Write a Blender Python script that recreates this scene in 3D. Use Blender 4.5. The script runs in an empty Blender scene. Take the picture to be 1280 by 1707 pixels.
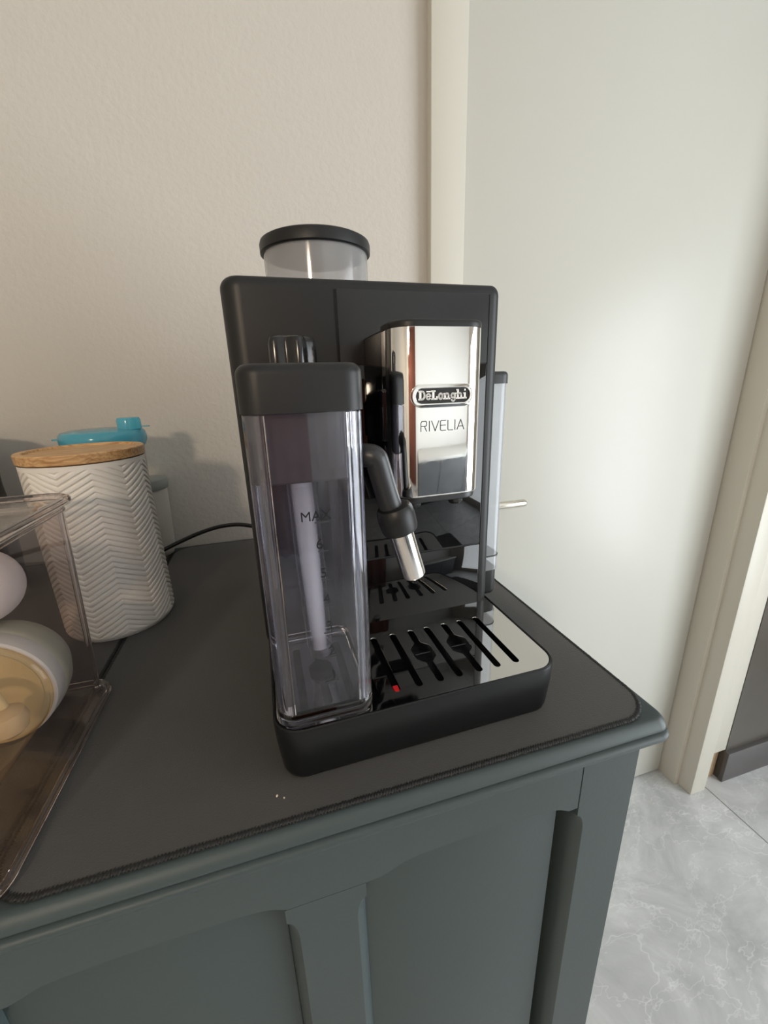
import bpy, bmesh, math, random
import numpy as np
from mathutils import Matrix, Vector
random.seed(7)
PI = math.pi
scene = bpy.context.scene
COL = scene.collection

# ------------------------------------------------------------------ camera
T = 1.0669                      # height of the mats' upper face on the sideboard
YAW, PITCH, ROLL, FPX = 0.26695, 0.29871, -0.03304, 672.617
cam = bpy.data.cameras.new('camera')
cam.sensor_fit = 'HORIZONTAL'
cam.sensor_width = 36.0
cam.lens = 36.0 * FPX / 1280.0
cam.clip_start = 0.01
cam_ob = bpy.data.objects.new('camera', cam)
COL.objects.link(cam_ob)
fw = Vector((math.sin(YAW) * math.cos(PITCH), math.cos(YAW) * math.cos(PITCH), -math.sin(PITCH)))
rt = Vector((math.cos(YAW), -math.sin(YAW), 0))
up = rt.cross(fw)
r2 = rt * math.cos(ROLL) + up * math.sin(ROLL)
u2 = -rt * math.sin(ROLL) + up * math.cos(ROLL)
M = Matrix((r2, u2, -fw)).transposed().to_4x4()
M.translation = Vector((0.02066, -0.23970, 1.35065))
cam_ob.matrix_world = M
scene.camera = cam_ob

# ------------------------------------------------------------------ light
scene.view_settings.view_transform = 'Standard'
scene.view_settings.look = 'None'
scene.view_settings.gamma = 1.0
scene.view_settings.use_curve_mapping = False
scene.view_settings.exposure = -0.12
scene.cycles.max_bounces = 12
scene.cycles.transparent_max_bounces = 16
scene.cycles.transmission_bounces = 12
scene.cycles.sample_clamp_indirect = 6.0

world = bpy.data.worlds.new('sky')
world.use_nodes = True
bg = world.node_tree.nodes['Background']
bg.inputs[0].default_value = (0.75, 0.87, 1.0, 1)
bg.inputs[1].default_value = 1.0
scene.world = world

X0, X1, Y0, YB, ZC = -2.2, 2.3, -2.8, 0.5808, 2.55   # room

def area(name, loc, rot, sx, sy, power, col):
    l = bpy.data.lights.new(name, 'AREA')
    l.shape = 'RECTANGLE'
    l.size, l.size_y, l.energy, l.color = sx, sy, power, col
    o = bpy.data.objects.new(name, l)
    o.location, o.rotation_euler = loc, rot
    COL.objects.link(o)
    return o

# daylight through the tall window in the right wall
area('daylight_right', (X1 - 0.02, -1.20, 1.08), (0, PI / 2, 0), 1.9, 1.9, 78, (0.92, 0.97, 1.0))
LAMP = (-0.85, -1.90, 1.98)
lp = bpy.data.lights.new('lamp_glow', 'POINT')
lp.energy, lp.color, lp.shadow_soft_size = 62, (1.0, 0.82, 0.62), 0.10
lpo = bpy.data.objects.new('lamp_glow', lp)
lpo.location = LAMP
COL.objects.link(lpo)

# ------------------------------------------------------------------ materials
MATS = {}
def lin(c):
    return tuple(((v / 255) / 12.92 if v / 255 <= 0.04045 else ((v / 255 + 0.055) / 1.055) ** 2.4) for v in c)

def mat(name, rgb, rough=0.5, metal=0.0, noise=None, bump=None, spec=0.5, coat=0.0, trans=0.0, ior=1.5,
        sss=0.0, sheen=0.0, rnoise=None):
    """rgb = linear base colour; noise = (scale, amount); bump = (scale, strength, distance)"""
    m = bpy.data.materials.new(name)
    m.use_nodes = True
    nt = m.node_tree
    b = nt.nodes['Principled BSDF']
    b.inputs['Base Color'].default_value = (*rgb, 1)
    b.inputs['Roughness'].default_value = rough
    b.inputs['Metallic'].default_value = metal
    b.inputs['Specular IOR Level'].default_value = spec
    b.inputs['Coat Weight'].default_value = coat
    b.inputs['Transmission Weight'].default_value = trans
    b.inputs['IOR'].default_value = ior
    if sss:
        b.inputs['Subsurface Weight'].default_value = sss
        b.inputs['Subsurface Radius'].default_value = (0.01, 0.008, 0.006)
    if sheen:
        b.inputs['Sheen Weight'].default_value = sheen
        b.inputs['Sheen Roughness'].default_value = 0.5
    tc = nt.nodes.new('ShaderNodeTexCoord')
    if noise:
        n = nt.nodes.new('ShaderNodeTexNoise')
        n.inputs['Scale'].default_value = noise[0]
        n.inputs['Detail'].default_value = 5
        nt.links.new(tc.outputs['Object'], n.inputs['Vector'])
        mx = nt.nodes.new('ShaderNodeMix')
        mx.data_type = 'RGBA'
        a = noise[1]
        mx.inputs['A'].default_value = (*[c * (1 - a) for c in rgb], 1)
        mx.inputs['B'].default_value = (*[min(1, c * (1 + a)) for c in rgb], 1)
        nt.links.new(n.outputs['Fac'], mx.inputs['Factor'])
        nt.links.new(mx.outputs['Result'], b.inputs['Base Color'])
    if rnoise:
        n = nt.nodes.new('ShaderNodeTexNoise')
        n.inputs['Scale'].default_value = rnoise[0]
        n.inputs['Detail'].default_value = 6
        nt.links.new(tc.outputs['Object'], n.inputs['Vector'])
        mr = nt.nodes.new('ShaderNodeMapRange')
        mr.inputs['From Min'].default_value = 0.35
        mr.inputs['From Max'].default_value = 0.75
        mr.inputs['To Min'].default_value = rnoise[1]
        mr.inputs['To Max'].default_value = rnoise[2]
        nt.links.new(n.outputs['Fac'], mr.inputs['Value'])
        nt.links.new(mr.outputs['Result'], b.inputs['Roughness'])
    if bump:
        n = nt.nodes.new('ShaderNodeTexNoise')
        n.inputs['Scale'].default_value = bump[0]
        n.inputs['Detail'].default_value = 4
        nt.links.new(tc.outputs['Object'], n.inputs['Vector'])
        bp = nt.nodes.new('ShaderNodeBump')
        bp.inputs['Strength'].default_value = bump[1]
        bp.inputs['Distance'].default_value = bump[2]
        nt.links.new(n.outputs['Fac'], bp.inputs['Height'])
        nt.links.new(bp.outputs['Normal'], b.inputs['Normal'])
    MATS[name] = m
    return m

def clear_mat(name, tint, gloss_rough=0.03, ior=1.45, haze=0.0, haze_col=(0.8, 0.8, 0.8), haze_noise=None):
    """thin clear plastic: straight-through transmission plus a Fresnel gloss, and a little surface haze"""
    m = bpy.data.materials.new(name)
    m.use_nodes = True
    nt = m.node_tree
    nt.nodes.clear()
    out = nt.nodes.new('ShaderNodeOutputMaterial')
    tr = nt.nodes.new('ShaderNodeBsdfTransparent')
    tr.inputs[0].default_value = (*tint, 1)
    gl = nt.nodes.new('ShaderNodeBsdfGlossy')
    gl.inputs['Roughness'].default_value = gloss_rough
    df = nt.nodes.new('ShaderNodeBsdfTranslucent')
    df.inputs[0].default_value = (*haze_col, 1)
    d2 = nt.nodes.new('ShaderNodeBsdfDiffuse')
    d2.inputs[0].default_value = (*haze_col, 1)
    dd = nt.nodes.new('ShaderNodeMixShader')
    dd.inputs[0].default_value = 0.5
    nt.links.new(df.outputs[0], dd.inputs[1])
    nt.links.new(d2.outputs[0], dd.inputs[2])
    hz = nt.nodes.new('ShaderNodeMixShader')
    hz.inputs[0].default_value = haze
    if haze_noise:
        tc = nt.nodes.new('ShaderNodeTexCoord')
        n = nt.nodes.new('ShaderNodeTexNoise')
        n.inputs['Scale'].default_value = haze_noise
        n.inputs['Detail'].default_value = 6
        nt.links.new(tc.outputs['Object'], n.inputs['Vector'])
        mr = nt.nodes.new('ShaderNodeMapRange')
        mr.inputs['From Min'].default_value = 0.3
        mr.inputs['From Max'].default_value = 0.75
        mr.inputs['To Min'].default_value = haze * 0.4
        mr.inputs['To Max'].default_value = haze * 1.8
        nt.links.new(n.outputs['Fac'], mr.inputs['Value'])
        nt.links.new(mr.outputs['Result'], hz.inputs[0])
    nt.links.new(tr.outputs[0], hz.inputs[1])
    nt.links.new(dd.outputs[0], hz.inputs[2])
    lw = nt.nodes.new('ShaderNodeLayerWeight')
    lw.inputs[0].default_value = 0.5
    pw_ = nt.nodes.new('ShaderNodeMath')
    pw_.operation = 'POWER'
    pw_.inputs[1].default_value = 4.0
    fr = nt.nodes.new('ShaderNodeMapRange')          # Schlick-like curve, same on both faces
    fr.inputs['To Min'].default_value = ((ior - 1) / (ior + 1)) ** 2
    fr.inputs['To Max'].default_value = 0.9
    nt.links.new(lw.outputs['Facing'], pw_.inputs[0])
    nt.links.new(pw_.outputs[0], fr.inputs['Value'])
    mx = nt.nodes.new('ShaderNodeMixShader')
    nt.links.new(fr.outputs[0], mx.inputs[0])
    nt.links.new(hz.outputs[0], mx.inputs[1])
    nt.links.new(gl.outputs[0], mx.inputs[2])
    nt.links.new(mx.outputs[0], out.inputs[0])
    MATS[name] = m
    return m

mat('wall', (0.535, 0.505, 0.455), 0.75, bump=(110, 0.24, 0.004), noise=(2.5, 0.02))
mat('wall_white', (0.80, 0.80, 0.78), 0.8, bump=(90, 0.2, 0.003))
mat('counter_dark', (0.06, 0.064, 0.072), 0.4, noise=(6, 0.3))
mat('ceiling', (0.80, 0.79, 0.77), 0.9, bump=(120, 0.1, 0.002))
mat('door_white', (0.53, 0.53, 0.485), 0.36, bump=(350, 0.06, 0.0006), noise=(3, 0.015))
mat('trim_white', (0.58, 0.56, 0.49), 0.40, bump=(300, 0.06, 0.0006))
mat('dark_panel', (0.075, 0.068, 0.058), 0.22, noise=(4, 0.25))
mat('dark_skirting', (0.085, 0.08, 0.08), 0.3, noise=(8, 0.2))
mat('raw_board', (0.36, 0.26, 0.16), 0.8, noise=(30, 0.25))
mat('grout', (0.30, 0.30, 0.29), 0.9, noise=(60, 0.1))
mat('steel_handle', (0.72, 0.68, 0.60), 0.22, metal=1.0, rnoise=(60, 0.16, 0.3))
mat('paint_slate', (0.044, 0.059, 0.060), 0.46, spec=0.32, bump=(260, 0.12, 0.0008), noise=(4, 0.05))
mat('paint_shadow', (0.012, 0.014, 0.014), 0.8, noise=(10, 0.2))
mat('mat_fabric', (0.043, 0.042, 0.039), 0.85, bump=(900, 0.5, 0.0008), noise=(14, 0.14), sheen=0.25)
mat('mat_edging', (0.006, 0.0065, 0.0065), 0.6, noise=(300, 0.6))
mat('body_black', (0.0085, 0.009, 0.0095), 0.42, bump=(1500, 0.15, 0.0002), noise=(20, 0.1), spec=0.38)
mat('base_black', (0.006, 0.0065, 0.007), 0.36, bump=(1500, 0.12, 0.0002), noise=(20, 0.1), spec=0.30)
mat('body_side', (0.016, 0.018, 0.020), 0.42, bump=(1500, 0.12, 0.0002), noise=(20, 0.1))
mat('gloss_black', (0.003, 0.003, 0.0035), 0.03, noise=(10, 0.2), spec=0.45)
mat('display_satin', (0.010, 0.011, 0.012), 0.26, noise=(20, 0.1), spec=0.5)
mat('housing_black', (0.003, 0.003, 0.0035), 0.10, noise=(10, 0.2), spec=0.15)
mat('seam_black', (0.002, 0.002, 0.002), 0.9, noise=(10, 0.1))
mat('chrome', (0.86, 0.85, 0.83), 0.035, metal=1.0, rnoise=(160, 0.02, 0.10))
mat('brushed_steel', (0.80, 0.77, 0.73), 0.16, metal=1.0, rnoise=(50, 0.10, 0.22))
mat('mirror_plate', (0.62, 0.61, 0.59), 0.04, metal=1.0, rnoise=(90, 0.02, 0.07))
mat('tray_black', (0.010, 0.010, 0.011), 0.20, noise=(40, 0.3))
mat('float_red', (0.55, 0.015, 0.02), 0.35, noise=(40, 0.1))
mat('wand_grey', (0.016, 0.017, 0.019), 0.38, noise=(30, 0.1), bump=(1200, 0.1, 0.0002))
mat('badge_black', (0.008, 0.008, 0.008), 0.25, noise=(40, 0.1))
mat('badge_white', (0.85, 0.85, 0.83), 0.35, noise=(40, 0.03))
mat('print_dark', (0.03, 0.03, 0.035), 0.4, noise=(40, 0.05))
mat('ceramic', (0.80, 0.77, 0.71), 0.42, noise=(20, 0.03))
mat('silicone_white', (0.72, 0.66, 0.62), 0.45, noise=(15, 0.03), sss=0.2)
mat('sage_plastic', (0.43, 0.45, 0.36), 0.5, noise=(15, 0.04))
mat('white_plastic', (0.70, 0.71, 0.67), 0.4, noise=(15, 0.03))
mat('straw_silicone', (0.74, 0.70, 0.60), 0.45, noise=(15, 0.04))
mat('grey_lid', (0.26, 0.28, 0.27), 0.5, noise=(15, 0.04))
mat('cup_pale', (0.58, 0.56, 0.52), 0.5, noise=(15, 0.03))
mat('bottle_black', (0.010, 0.011, 0.012), 0.35, noise=(15, 0.2))
mat('cord_black', (0.012, 0.014, 0.014), 0.45, noise=(60, 0.1))
mat('tube_milk', (0.72, 0.72, 0.74), 0.4, noise=(15, 0.04), sss=0.1)
mat('insert_dark', (0.045, 0.040, 0.045), 0.35, noise=(90, 0.25))
mat('crumb', (0.62, 0.52, 0.38), 0.8, noise=(400, 0.2))
mat('curtain_brown', (0.16, 0.055, 0.035), 0.8, noise=(10, 0.2))
mat('window_frame', (0.55, 0.55, 0.53), 0.4, noise=(20, 0.05))
mat('tank_clear', (0.80, 0.84, 0.88), 0.3, noise=(20, 0.02))
clear_mat('acrylic', (0.93, 0.90, 0.89), 0.03, 1.45, 0.012, (0.75, 0.66, 0.62), 25)
mat('jug_glass', (0.96, 0.96, 0.99), 0.0, trans=1.0, ior=1.46)
mat('rim_glass', (0.95, 0.93, 0.93), 0.0, trans=1.0, ior=1.47)
clear_mat('jug_clear', (0.93, 0.93, 0.96), 0.035, 1.5, 0.006, (0.68, 0.68, 0.73), 60)
clear_mat('hopper_clear', (0.86, 0.86, 0.87), 0.10, 1.45, 0.30, (0.92, 0.92, 0.92))
clear_mat('tank_wall', (0.88, 0.91, 0.94), 0.12, 1.45, 0.40, (0.85, 0.89, 0.94))
clear_mat('amber', (0.95, 0.86, 0.66), 0.04, 1.45, 0.06, (0.85, 0.72, 0.50))
clear_mat('lid_blue', (0.35, 0.80, 0.90), 0.15, 1.45, 0.60, (0.24, 0.74, 0.88))
clear_mat('mark_clear', (0.16, 0.16, 0.18), 0.1, 1.5, 0.20, (0.15, 0.15, 0.17))
clear_mat('jug_haze', (0.95, 0.95, 0.97), 0.4, 1.05, 0.008, (0.70, 0.70, 0.74), 120)
clear_mat('pane', (0.96, 0.97, 0.97), 0.01, 1.45, 0.0)

def wood_mat():
    m = mat('lid_wood', (0.55, 0.33, 0.15), 0.5)
    nt = m.node_tree
    b = nt.nodes['Principled BSDF']
    tc = nt.nodes.new('ShaderNodeTexCoord')
    mp = nt.nodes.new('ShaderNodeMapping')
    mp.inputs['Scale'].default_value = (6, 60, 60)
    mp.inputs['Rotation'].default_value = (0, 0, 0.5)
    n = nt.nodes.new('ShaderNodeTexNoise')
    n.inputs['Scale'].default_value = 6
    n.inputs['Detail'].default_value = 6
    n.inputs['Distortion'].default_value = 0.6
    cr = nt.nodes.new('ShaderNodeValToRGB')
    cr.color_ramp.elements[0].position = 0.3
    cr.color_ramp.elements[0].color = (0.36, 0.175, 0.06, 1)
    cr.color_ramp.elements[1].position = 0.65
    cr.color_ramp.elements[1].color = (0.66, 0.42, 0.20, 1)
    nt.links.new(tc.outputs['Object'], mp.inputs[0])
    nt.links.new(mp.outputs[0], n.inputs['Vector'])
    nt.links.new(n.outputs['Fac'], cr.inputs[0])
    nt.links.new(cr.outputs[0], b.inputs['Base Color'])
wood_mat()

def soft_tube():
    m = clear_mat('tube_soft', (0.9, 0.9, 0.93), 0.3, 1.1, 0.6, (0.93, 0.93, 0.95))
    nt = m.node_tree
    hz = [n for n in nt.nodes if n.type == 'MIX_SHADER' and n.inputs[0].default_value > 0.55][0]
    lw = nt.nodes.new('ShaderNodeLayerWeight')
    mr = nt.nodes.new('ShaderNodeMapRange')
    mr.inputs['From Min'].default_value = 0.0
    mr.inputs['From Max'].default_value = 0.40
    mr.inputs['To Min'].default_value = 1.0
    mr.inputs['To Max'].default_value = 0.0
    nt.links.new(lw.outputs['Facing'], mr.inputs['Value'])
    nt.links.new(mr.outputs['Result'], hz.inputs[0])
soft_tube()

def tile_mat():
    m = mat('tile_marble', (0.5, 0.51, 0.51), 0.30)
    nt = m.node_tree
    b = nt.nodes['Principled BSDF']
    geo = nt.nodes.new('ShaderNodeNewGeometry')
    oi = nt.nodes.new('ShaderNodeObjectInfo')
    ad = nt.nodes.new('ShaderNodeVectorMath')
    ad.operation = 'MULTIPLY_ADD'
    ad.inputs[1].default_value = (1, 1, 1)
    cb = nt.nodes.new('ShaderNodeCombineXYZ')
    mu = nt.nodes.new('ShaderNodeMath')
    mu.operation = 'MULTIPLY'
    mu.inputs[1].default_value = 9.0
    nt.links.new(oi.outputs['Random'], mu.inputs[0])
    nt.links.new(mu.outputs[0], cb.inputs[2])
    nt.links.new(geo.outputs['Position'], ad.inputs[0])
    nt.links.new(cb.outputs[0], ad.inputs[2])
    # cloudy grey ground
    n1 = nt.nodes.new('ShaderNodeTexNoise')
    n1.inputs['Scale'].default_value = 5
    n1.inputs['Detail'].default_value = 8
    n1.inputs['Roughness'].default_value = 0.65
    n1.inputs['Distortion'].default_value = 0.8
    nt.links.new(ad.outputs[0], n1.inputs['Vector'])
    c1 = nt.nodes.new('ShaderNodeValToRGB')
    c1.color_ramp.elements[0].position = 0.32
    c1.color_ramp.elements[0].color = (0.36, 0.37, 0.375, 1)
    c1.color_ramp.elements[1].position = 0.72
    c1.color_ramp.elements[1].color = (0.60, 0.61, 0.615, 1)
    nt.links.new(n1.outputs['Fac'], c1.inputs[0])
    cur = c1.outputs[0]
    # thin white veins where a warped noise crosses its middle value
    for sc, w, amt, off in ((1.7, 0.004, 0.34, 0.0), (3.3, 0.005, 0.30, 3.7), (7, 0.012, 0.22, 7.1)):
        mp = nt.nodes.new('ShaderNodeMapping')
        mp.inputs['Location'].default_value = (off, off, 0)
        mp.inputs['Scale'].default_value = (0.7, 1.35, 1)
        mp.inputs['Rotation'].default_value = (0, 0, -0.5)
        nt.links.new(ad.outputs[0], mp.inputs[0])
        nv = nt.nodes.new('ShaderNodeTexNoise')
        nv.inputs['Scale'].default_value = sc
        nv.inputs['Detail'].default_value = 5
        nv.inputs['Distortion'].default_value = 0.25
        nv.inputs['Roughness'].default_value = 0.6
        nt.links.new(mp.outputs[0], nv.inputs['Vector'])
        sb = nt.nodes.new('ShaderNodeMath')
        sb.operation = 'SUBTRACT'
        sb.inputs[1].default_value = 0.5
        ab = nt.nodes.new('ShaderNodeMath')
        ab.operation = 'ABSOLUTE'
        nt.links.new(nv.outputs['Fac'], sb.inputs[0])
        nt.links.new(sb.outputs[0], ab.inputs[0])
        mr = nt.nodes.new('ShaderNodeMapRange')
        mr.inputs['From Min'].default_value = 0
        mr.inputs['From Max'].default_value = w
        mr.inputs['To Min'].default_value = amt
        mr.inputs['To Max'].default_value = 0
        nt.links.new(ab.outputs[0], mr.inputs['Value'])
        mx = nt.nodes.new('ShaderNodeMix')
        mx.data_type = 'RGBA'
        mx.inputs['B'].default_value = (0.80, 0.81, 0.81, 1)
        nt.links.new(mr.outputs['Result'], mx.inputs['Factor'])
        nt.links.new(cur, mx.inputs['A'])
        cur = mx.outputs['Result']
    nt.links.new(cur, b.inputs['Base Color'])
tile_mat()

# ------------------------------------------------------------------ mesh helpers
class MB:
    def __init__(s):
        s.v, s.f = [], []
    def add(s, vs, fs):
        o = len(s.v)
        s.v += [tuple(p) for p in vs]
        s.f += [tuple(i + o for i in f) for f in fs]
        return s
    def box(s, x0, x1, y0, y1, z0, z1):
        vs = [(x, y, z) for z in (z0, z1) for y in (y0, y1) for x in (x0, x1)]
        return s.add(vs, [(0, 2, 3, 1), (4, 5, 7, 6), (0, 1, 5, 4), (1, 3, 7, 5), (3, 2, 6, 7), (2, 0, 4, 6)])
    def loft(s, loops, cap0=True, cap1=True, closed=True):
        n = len(loops[0])
        vs = [p for l in loops for p in l]
        fs = []
        for k in range(len(loops) - 1):
            for i in range(n if closed else n - 1):
                j = (i + 1) % n
                fs.append((k * n + i, k * n + j, (k + 1) * n + j, (k + 1) * n + i))
        if cap0:
            fs.append(tuple(reversed(range(n))))
        if cap1:
            fs.append(tuple((len(loops) - 1) * n + i for i in range(n)))
        return s.add(vs, fs)
    def lathe(s, prof, seg=48, c=(0, 0, 0), cap0=True, cap1=True):
        loops = [[(c[0] + r * math.cos(2 * PI * i / seg), c[1] + r * math.sin(2 * PI * i / seg), c[2] + z) for i in range(seg)] for r, z in prof]
        return s.loft(loops, cap0, cap1)
    def tube(s, pts, rad, seg=14, caps=True):
        pts = [Vector(p) for p in pts]
        rs = rad if isinstance(rad, (list, tuple)) else [rad] * len(pts)
        loops = []
        nrm = None
        for i, p in enumerate(pts):
            t = (pts[min(i + 1, len(pts) - 1)] - pts[max(i - 1, 0)]).normalized()
            if nrm is None:
                nrm = t.orthogonal().normalized()
            nrm = (nrm - t * nrm.dot(t)).normalized()
            bn = t.cross(nrm)
            loops.append([tuple(p + (nrm * math.cos(a) + bn * math.sin(a)) * rs[i]) for a in [2 * PI * k / seg for k in range(seg)]])
        return s.loft(loops, caps, caps)
    def mesh(s, name='m', mtx=None):
        me = bpy.data.meshes.new(name)
        me.from_pydata(s.v, [], s.f)
        if mtx is not None:
            me.transform(mtx)
        me.update()
        return me

def fix(me, angle=35, smooth=True, recalc=True):
    if recalc:
        bm = bmesh.new()
        bm.from_mesh(me)
        bmesh.ops.recalc_face_normals(bm, faces=bm.faces)
        bm.to_mesh(me)
        bm.free()
    if smooth:
        me.polygons.foreach_set('use_smooth', [True] * len(me.polygons))
        me.set_sharp_from_angle(angle=math.radians(angle))
    return me

def obj(name, geo, m, parent=None, angle=35, smooth=True, loc=None, recalc=True):
    me = geo.mesh(name) if isinstance(geo, MB) else geo
    fix(me, angle, smooth, recalc)
    me.name = name
    if not me.materials:
        me.materials.append(MATS[m])
    o = bpy.data.objects.new(name, me)
    COL.objects.link(o)
    if parent:
        o.parent = parent
    if loc:
        o.location = loc
    return o

def empty(name, loc=(0, 0, 0), rz=0.0):
    o = bpy.data.objects.new(name, None)
    o.empty_display_size = 0.02
    o.location = loc
    o.rotation_euler = (0, 0, rz)
    COL.objects.link(o)
    return o

def tag(o, label, cat, group=None):
    o['label'] = label
    o['category'] = cat
    if group:
        o['group'] = group
    return o

def struct(o, label=None, cat=None):
    o['kind'] = 'structure'
    if label:
        o['label'] = label
    if cat:
        o['category'] = cat
    return o

def rr(x0, x1, y0, y1, r, z=0.0, seg=8, rs=None):
    """rounded rectangle, counter-clockwise; rs = radii at (x0y0, x1y0, x1y1, x0y1)"""
    rs = rs or (r, r, r, r)
    out = []
    for (cx, cy, a0), q in zip(((x0, y0, PI), (x1, y0, 1.5 * PI), (x1, y1, 0), (x0, y1, PI / 2)), rs):
        q = max(q, 1e-5)
        ox = cx + (q if cx == x0 else -q)
        oy = cy + (q if cy == y0 else -q)
        for k in range(seg + 1):
            a = a0 + (PI / 2) * k / seg
            out.append((ox + q * math.cos(a), oy + q * math.sin(a), z))
    return out

def rprism(x0, x1, y0, y1, z0, z1, r, eb=0.0, et=0.0, rs=None, seg=8, es=4):
    """upright rounded-rectangle block with eased lower (eb) and upper (et) edges"""
    loops = []
    def lp(i, z):
        q = [max(v - i, 1e-4) for v in (rs or (r,) * 4)]
        return rr(x0 + i, x1 - i, y0 + i, y1 - i, 0, z, seg, q)
    if eb > 0:
        for k in range(es + 1):
            a = PI / 2 * k / es
            loops.append(lp(eb * (1 - math.sin(a)), z0 + eb * (1 - math.cos(a))))
    else:
        loops.append(lp(0, z0))
    if et > 0:
        for k in range(es + 1):
            a = PI / 2 * k / es
            loops.append(lp(et * (1 - math.cos(a)), z1 - et * (1 - math.sin(a))))
    else:
        loops.append(lp(0, z1))
    return MB().loft(loops)

def rbox(x0, x1, y0, y1, z0, z1, b=0.002, seg=3):
    bm = bmesh.new()
    vs = [bm.verts.new((x, y, z)) for z in (z0, z1) for y in (y0, y1) for x in (x0, x1)]
    for f in [(0, 2, 3, 1), (4, 5, 7, 6), (0, 1, 5, 4), (1, 3, 7, 5), (3, 2, 6, 7), (2, 0, 4, 6)]:
        bm.faces.new([vs[i] for i in f])
    if b > 0:
        bmesh.ops.bevel(bm, geom=bm.edges[:], offset=b, segments=seg, profile=0.5, affect='EDGES')
    me = bpy.data.meshes.new('rbox')
    bm.to_mesh(me)
    bm.free()
    return me

def fill2d(outer, holes, thick, bevel=0.0):
    """flat plate in the XY plane, z from 0 to thick, with holes"""
    cu = bpy.data.curves.new('c', 'CURVE')
    cu.dimensions = '2D'
    cu.fill_mode = 'BOTH'
    cu.extrude = thick / 2
    cu.bevel_depth = bevel
    cu.bevel_resolution = 1
    for poly in [outer] + list(holes):
        sp = cu.splines.new('POLY')
        sp.points.add(len(poly) - 1)
        for p, q in zip(sp.points, poly):
            p.co = (q[0], q[1], 0, 1)
        sp.use_cyclic_u = True
    o = bpy.data.objects.new('c', cu)
    COL.objects.link(o)
    dg = bpy.context.evaluated_depsgraph_get()
    me = bpy.data.meshes.new_from_object(o.evaluated_get(dg))
    bpy.data.objects.remove(o)
    bpy.data.curves.remove(cu)
    me.transform(Matrix.Translation((0, 0, thick / 2)))
    bm = bmesh.new()
    bm.from_mesh(me)
    bmesh.ops.remove_doubles(bm, verts=bm.verts, dist=1e-6)
    bm.to_mesh(me)
    bm.free()
    return me

FRONT = Matrix.Rotation(PI / 2, 4, 'X')      # XY plane -> XZ plane facing -y (plate z becomes -y)

def text_mesh(body, size, thick):
    cu = bpy.data.curves.new('t', 'FONT')
    cu.body = body
    cu.size = size
    cu.extrude = thick / 2
    cu.align_x = 'CENTER'
    o = bpy.data.objects.new('t', cu)
    COL.objects.link(o)
    dg = bpy.context.evaluated_depsgraph_get()
    me = bpy.data.meshes.new_from_object(o.evaluated_get(dg))
    bpy.data.objects.remove(o)
    bpy.data.curves.remove(cu)
    return me

def strokes(mb, lines, sx, ox, oz, y, th):
    """lines = [(polyline, width)] in letter units -> raised bars facing -y"""
    for pl, w in lines:
        for a, b in zip(pl[:-1], pl[1:]):
            d = Vector((b[0] - a[0], b[1] - a[1]))
            L = d.length
            if L < 1e-9:
                continue
            d /= L
            n = Vector((-d[1], d[0])) * (w / 2)
            e = d * (w * 0.28)
            q = [(a[0] - e[0] + n[0], a[1] - e[1] + n[1]), (a[0] - e[0] - n[0], a[1] - e[1] - n[1]),
                 (b[0] + e[0] - n[0], b[1] + e[1] - n[1]), (b[0] + e[0] + n[0], b[1] + e[1] + n[1])]
            q = [(ox + p[0] * sx, oz + p[1] * sx) for p in q]
            vs = [(p[0], y, p[1]) for p in q] + [(p[0], y - th, p[1]) for p in q]
            mb.add(vs, [(0, 1, 2, 3), (7, 6, 5, 4), (0, 4, 5, 1), (1, 5, 6, 2), (2, 6, 7, 3), (3, 7, 4, 0)])

def arc(cx, cy, rx, ry, a0, a1, n=10):
    return [(cx + rx * math.cos(math.radians(a0 + (a1 - a0) * k / n)), cy + ry * math.sin(math.radians(a0 + (a1 - a0) * k / n))) for k in range(n + 1)]

# ------------------------------------------------------------------ the room
fl = struct(obj('floor', MB().box(X0, X1, Y0, 0.75, -0.06, -0.0045), 'grout', smooth=False))
TX, TY = 1.2, 0.6
gx = [1.333 + TX * k for k in range(-4, 3)]
gy = [0.6 + TY * k for k in range(-8, 2)]
tile_me = None
for i in range(len(gx) - 1):
    for j in range(len(gy) - 1):
        a, b, c, d = max(gx[i], X0), min(gx[i + 1], X1), max(gy[j], Y0), min(gy[j + 1], 0.74)
        if b - a < 0.05 or d - c < 0.05:
            continue
        obj('tile', rbox(a + 0.0013, b - 0.0013, c + 0.0013, d - 0.0013, -0.0045, 0.0, 0.0008, 1), 'tile_marble', fl, smooth=False)
struct(obj('ceiling', MB().box(X0, X1, Y0, 0.75, ZC, ZC + 0.05), 'ceiling', smooth=False))
DL, DR, DT = 0.418, 1.2396, 2.10       # door opening
struct(obj('wall_back', MB().box(X0, 0.352, YB, YB + 0.12, 0, ZC).box(0.352, 1.41, YB + 0.0, YB + 0.12, DT + 0.05, ZC), 'wall', smooth=False))
struct(obj('wall_left', MB().box(X0 - 0.1, X0, Y0, YB + 0.1, 0, ZC), 'wall', smooth=False))

def wall_with_hole(name, u0, u1, h0, h1, hz0, hz1, mtx):
    me = fill2d([(u0, 0), (u1, 0), (u1, ZC), (u0, ZC)], [[(h0, hz0), (h0, hz1), (h1, hz1), (h1, hz0)]], 0.1)
    me.transform(mtx)
    return struct(obj(name, me, 'wall', smooth=False))
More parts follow.
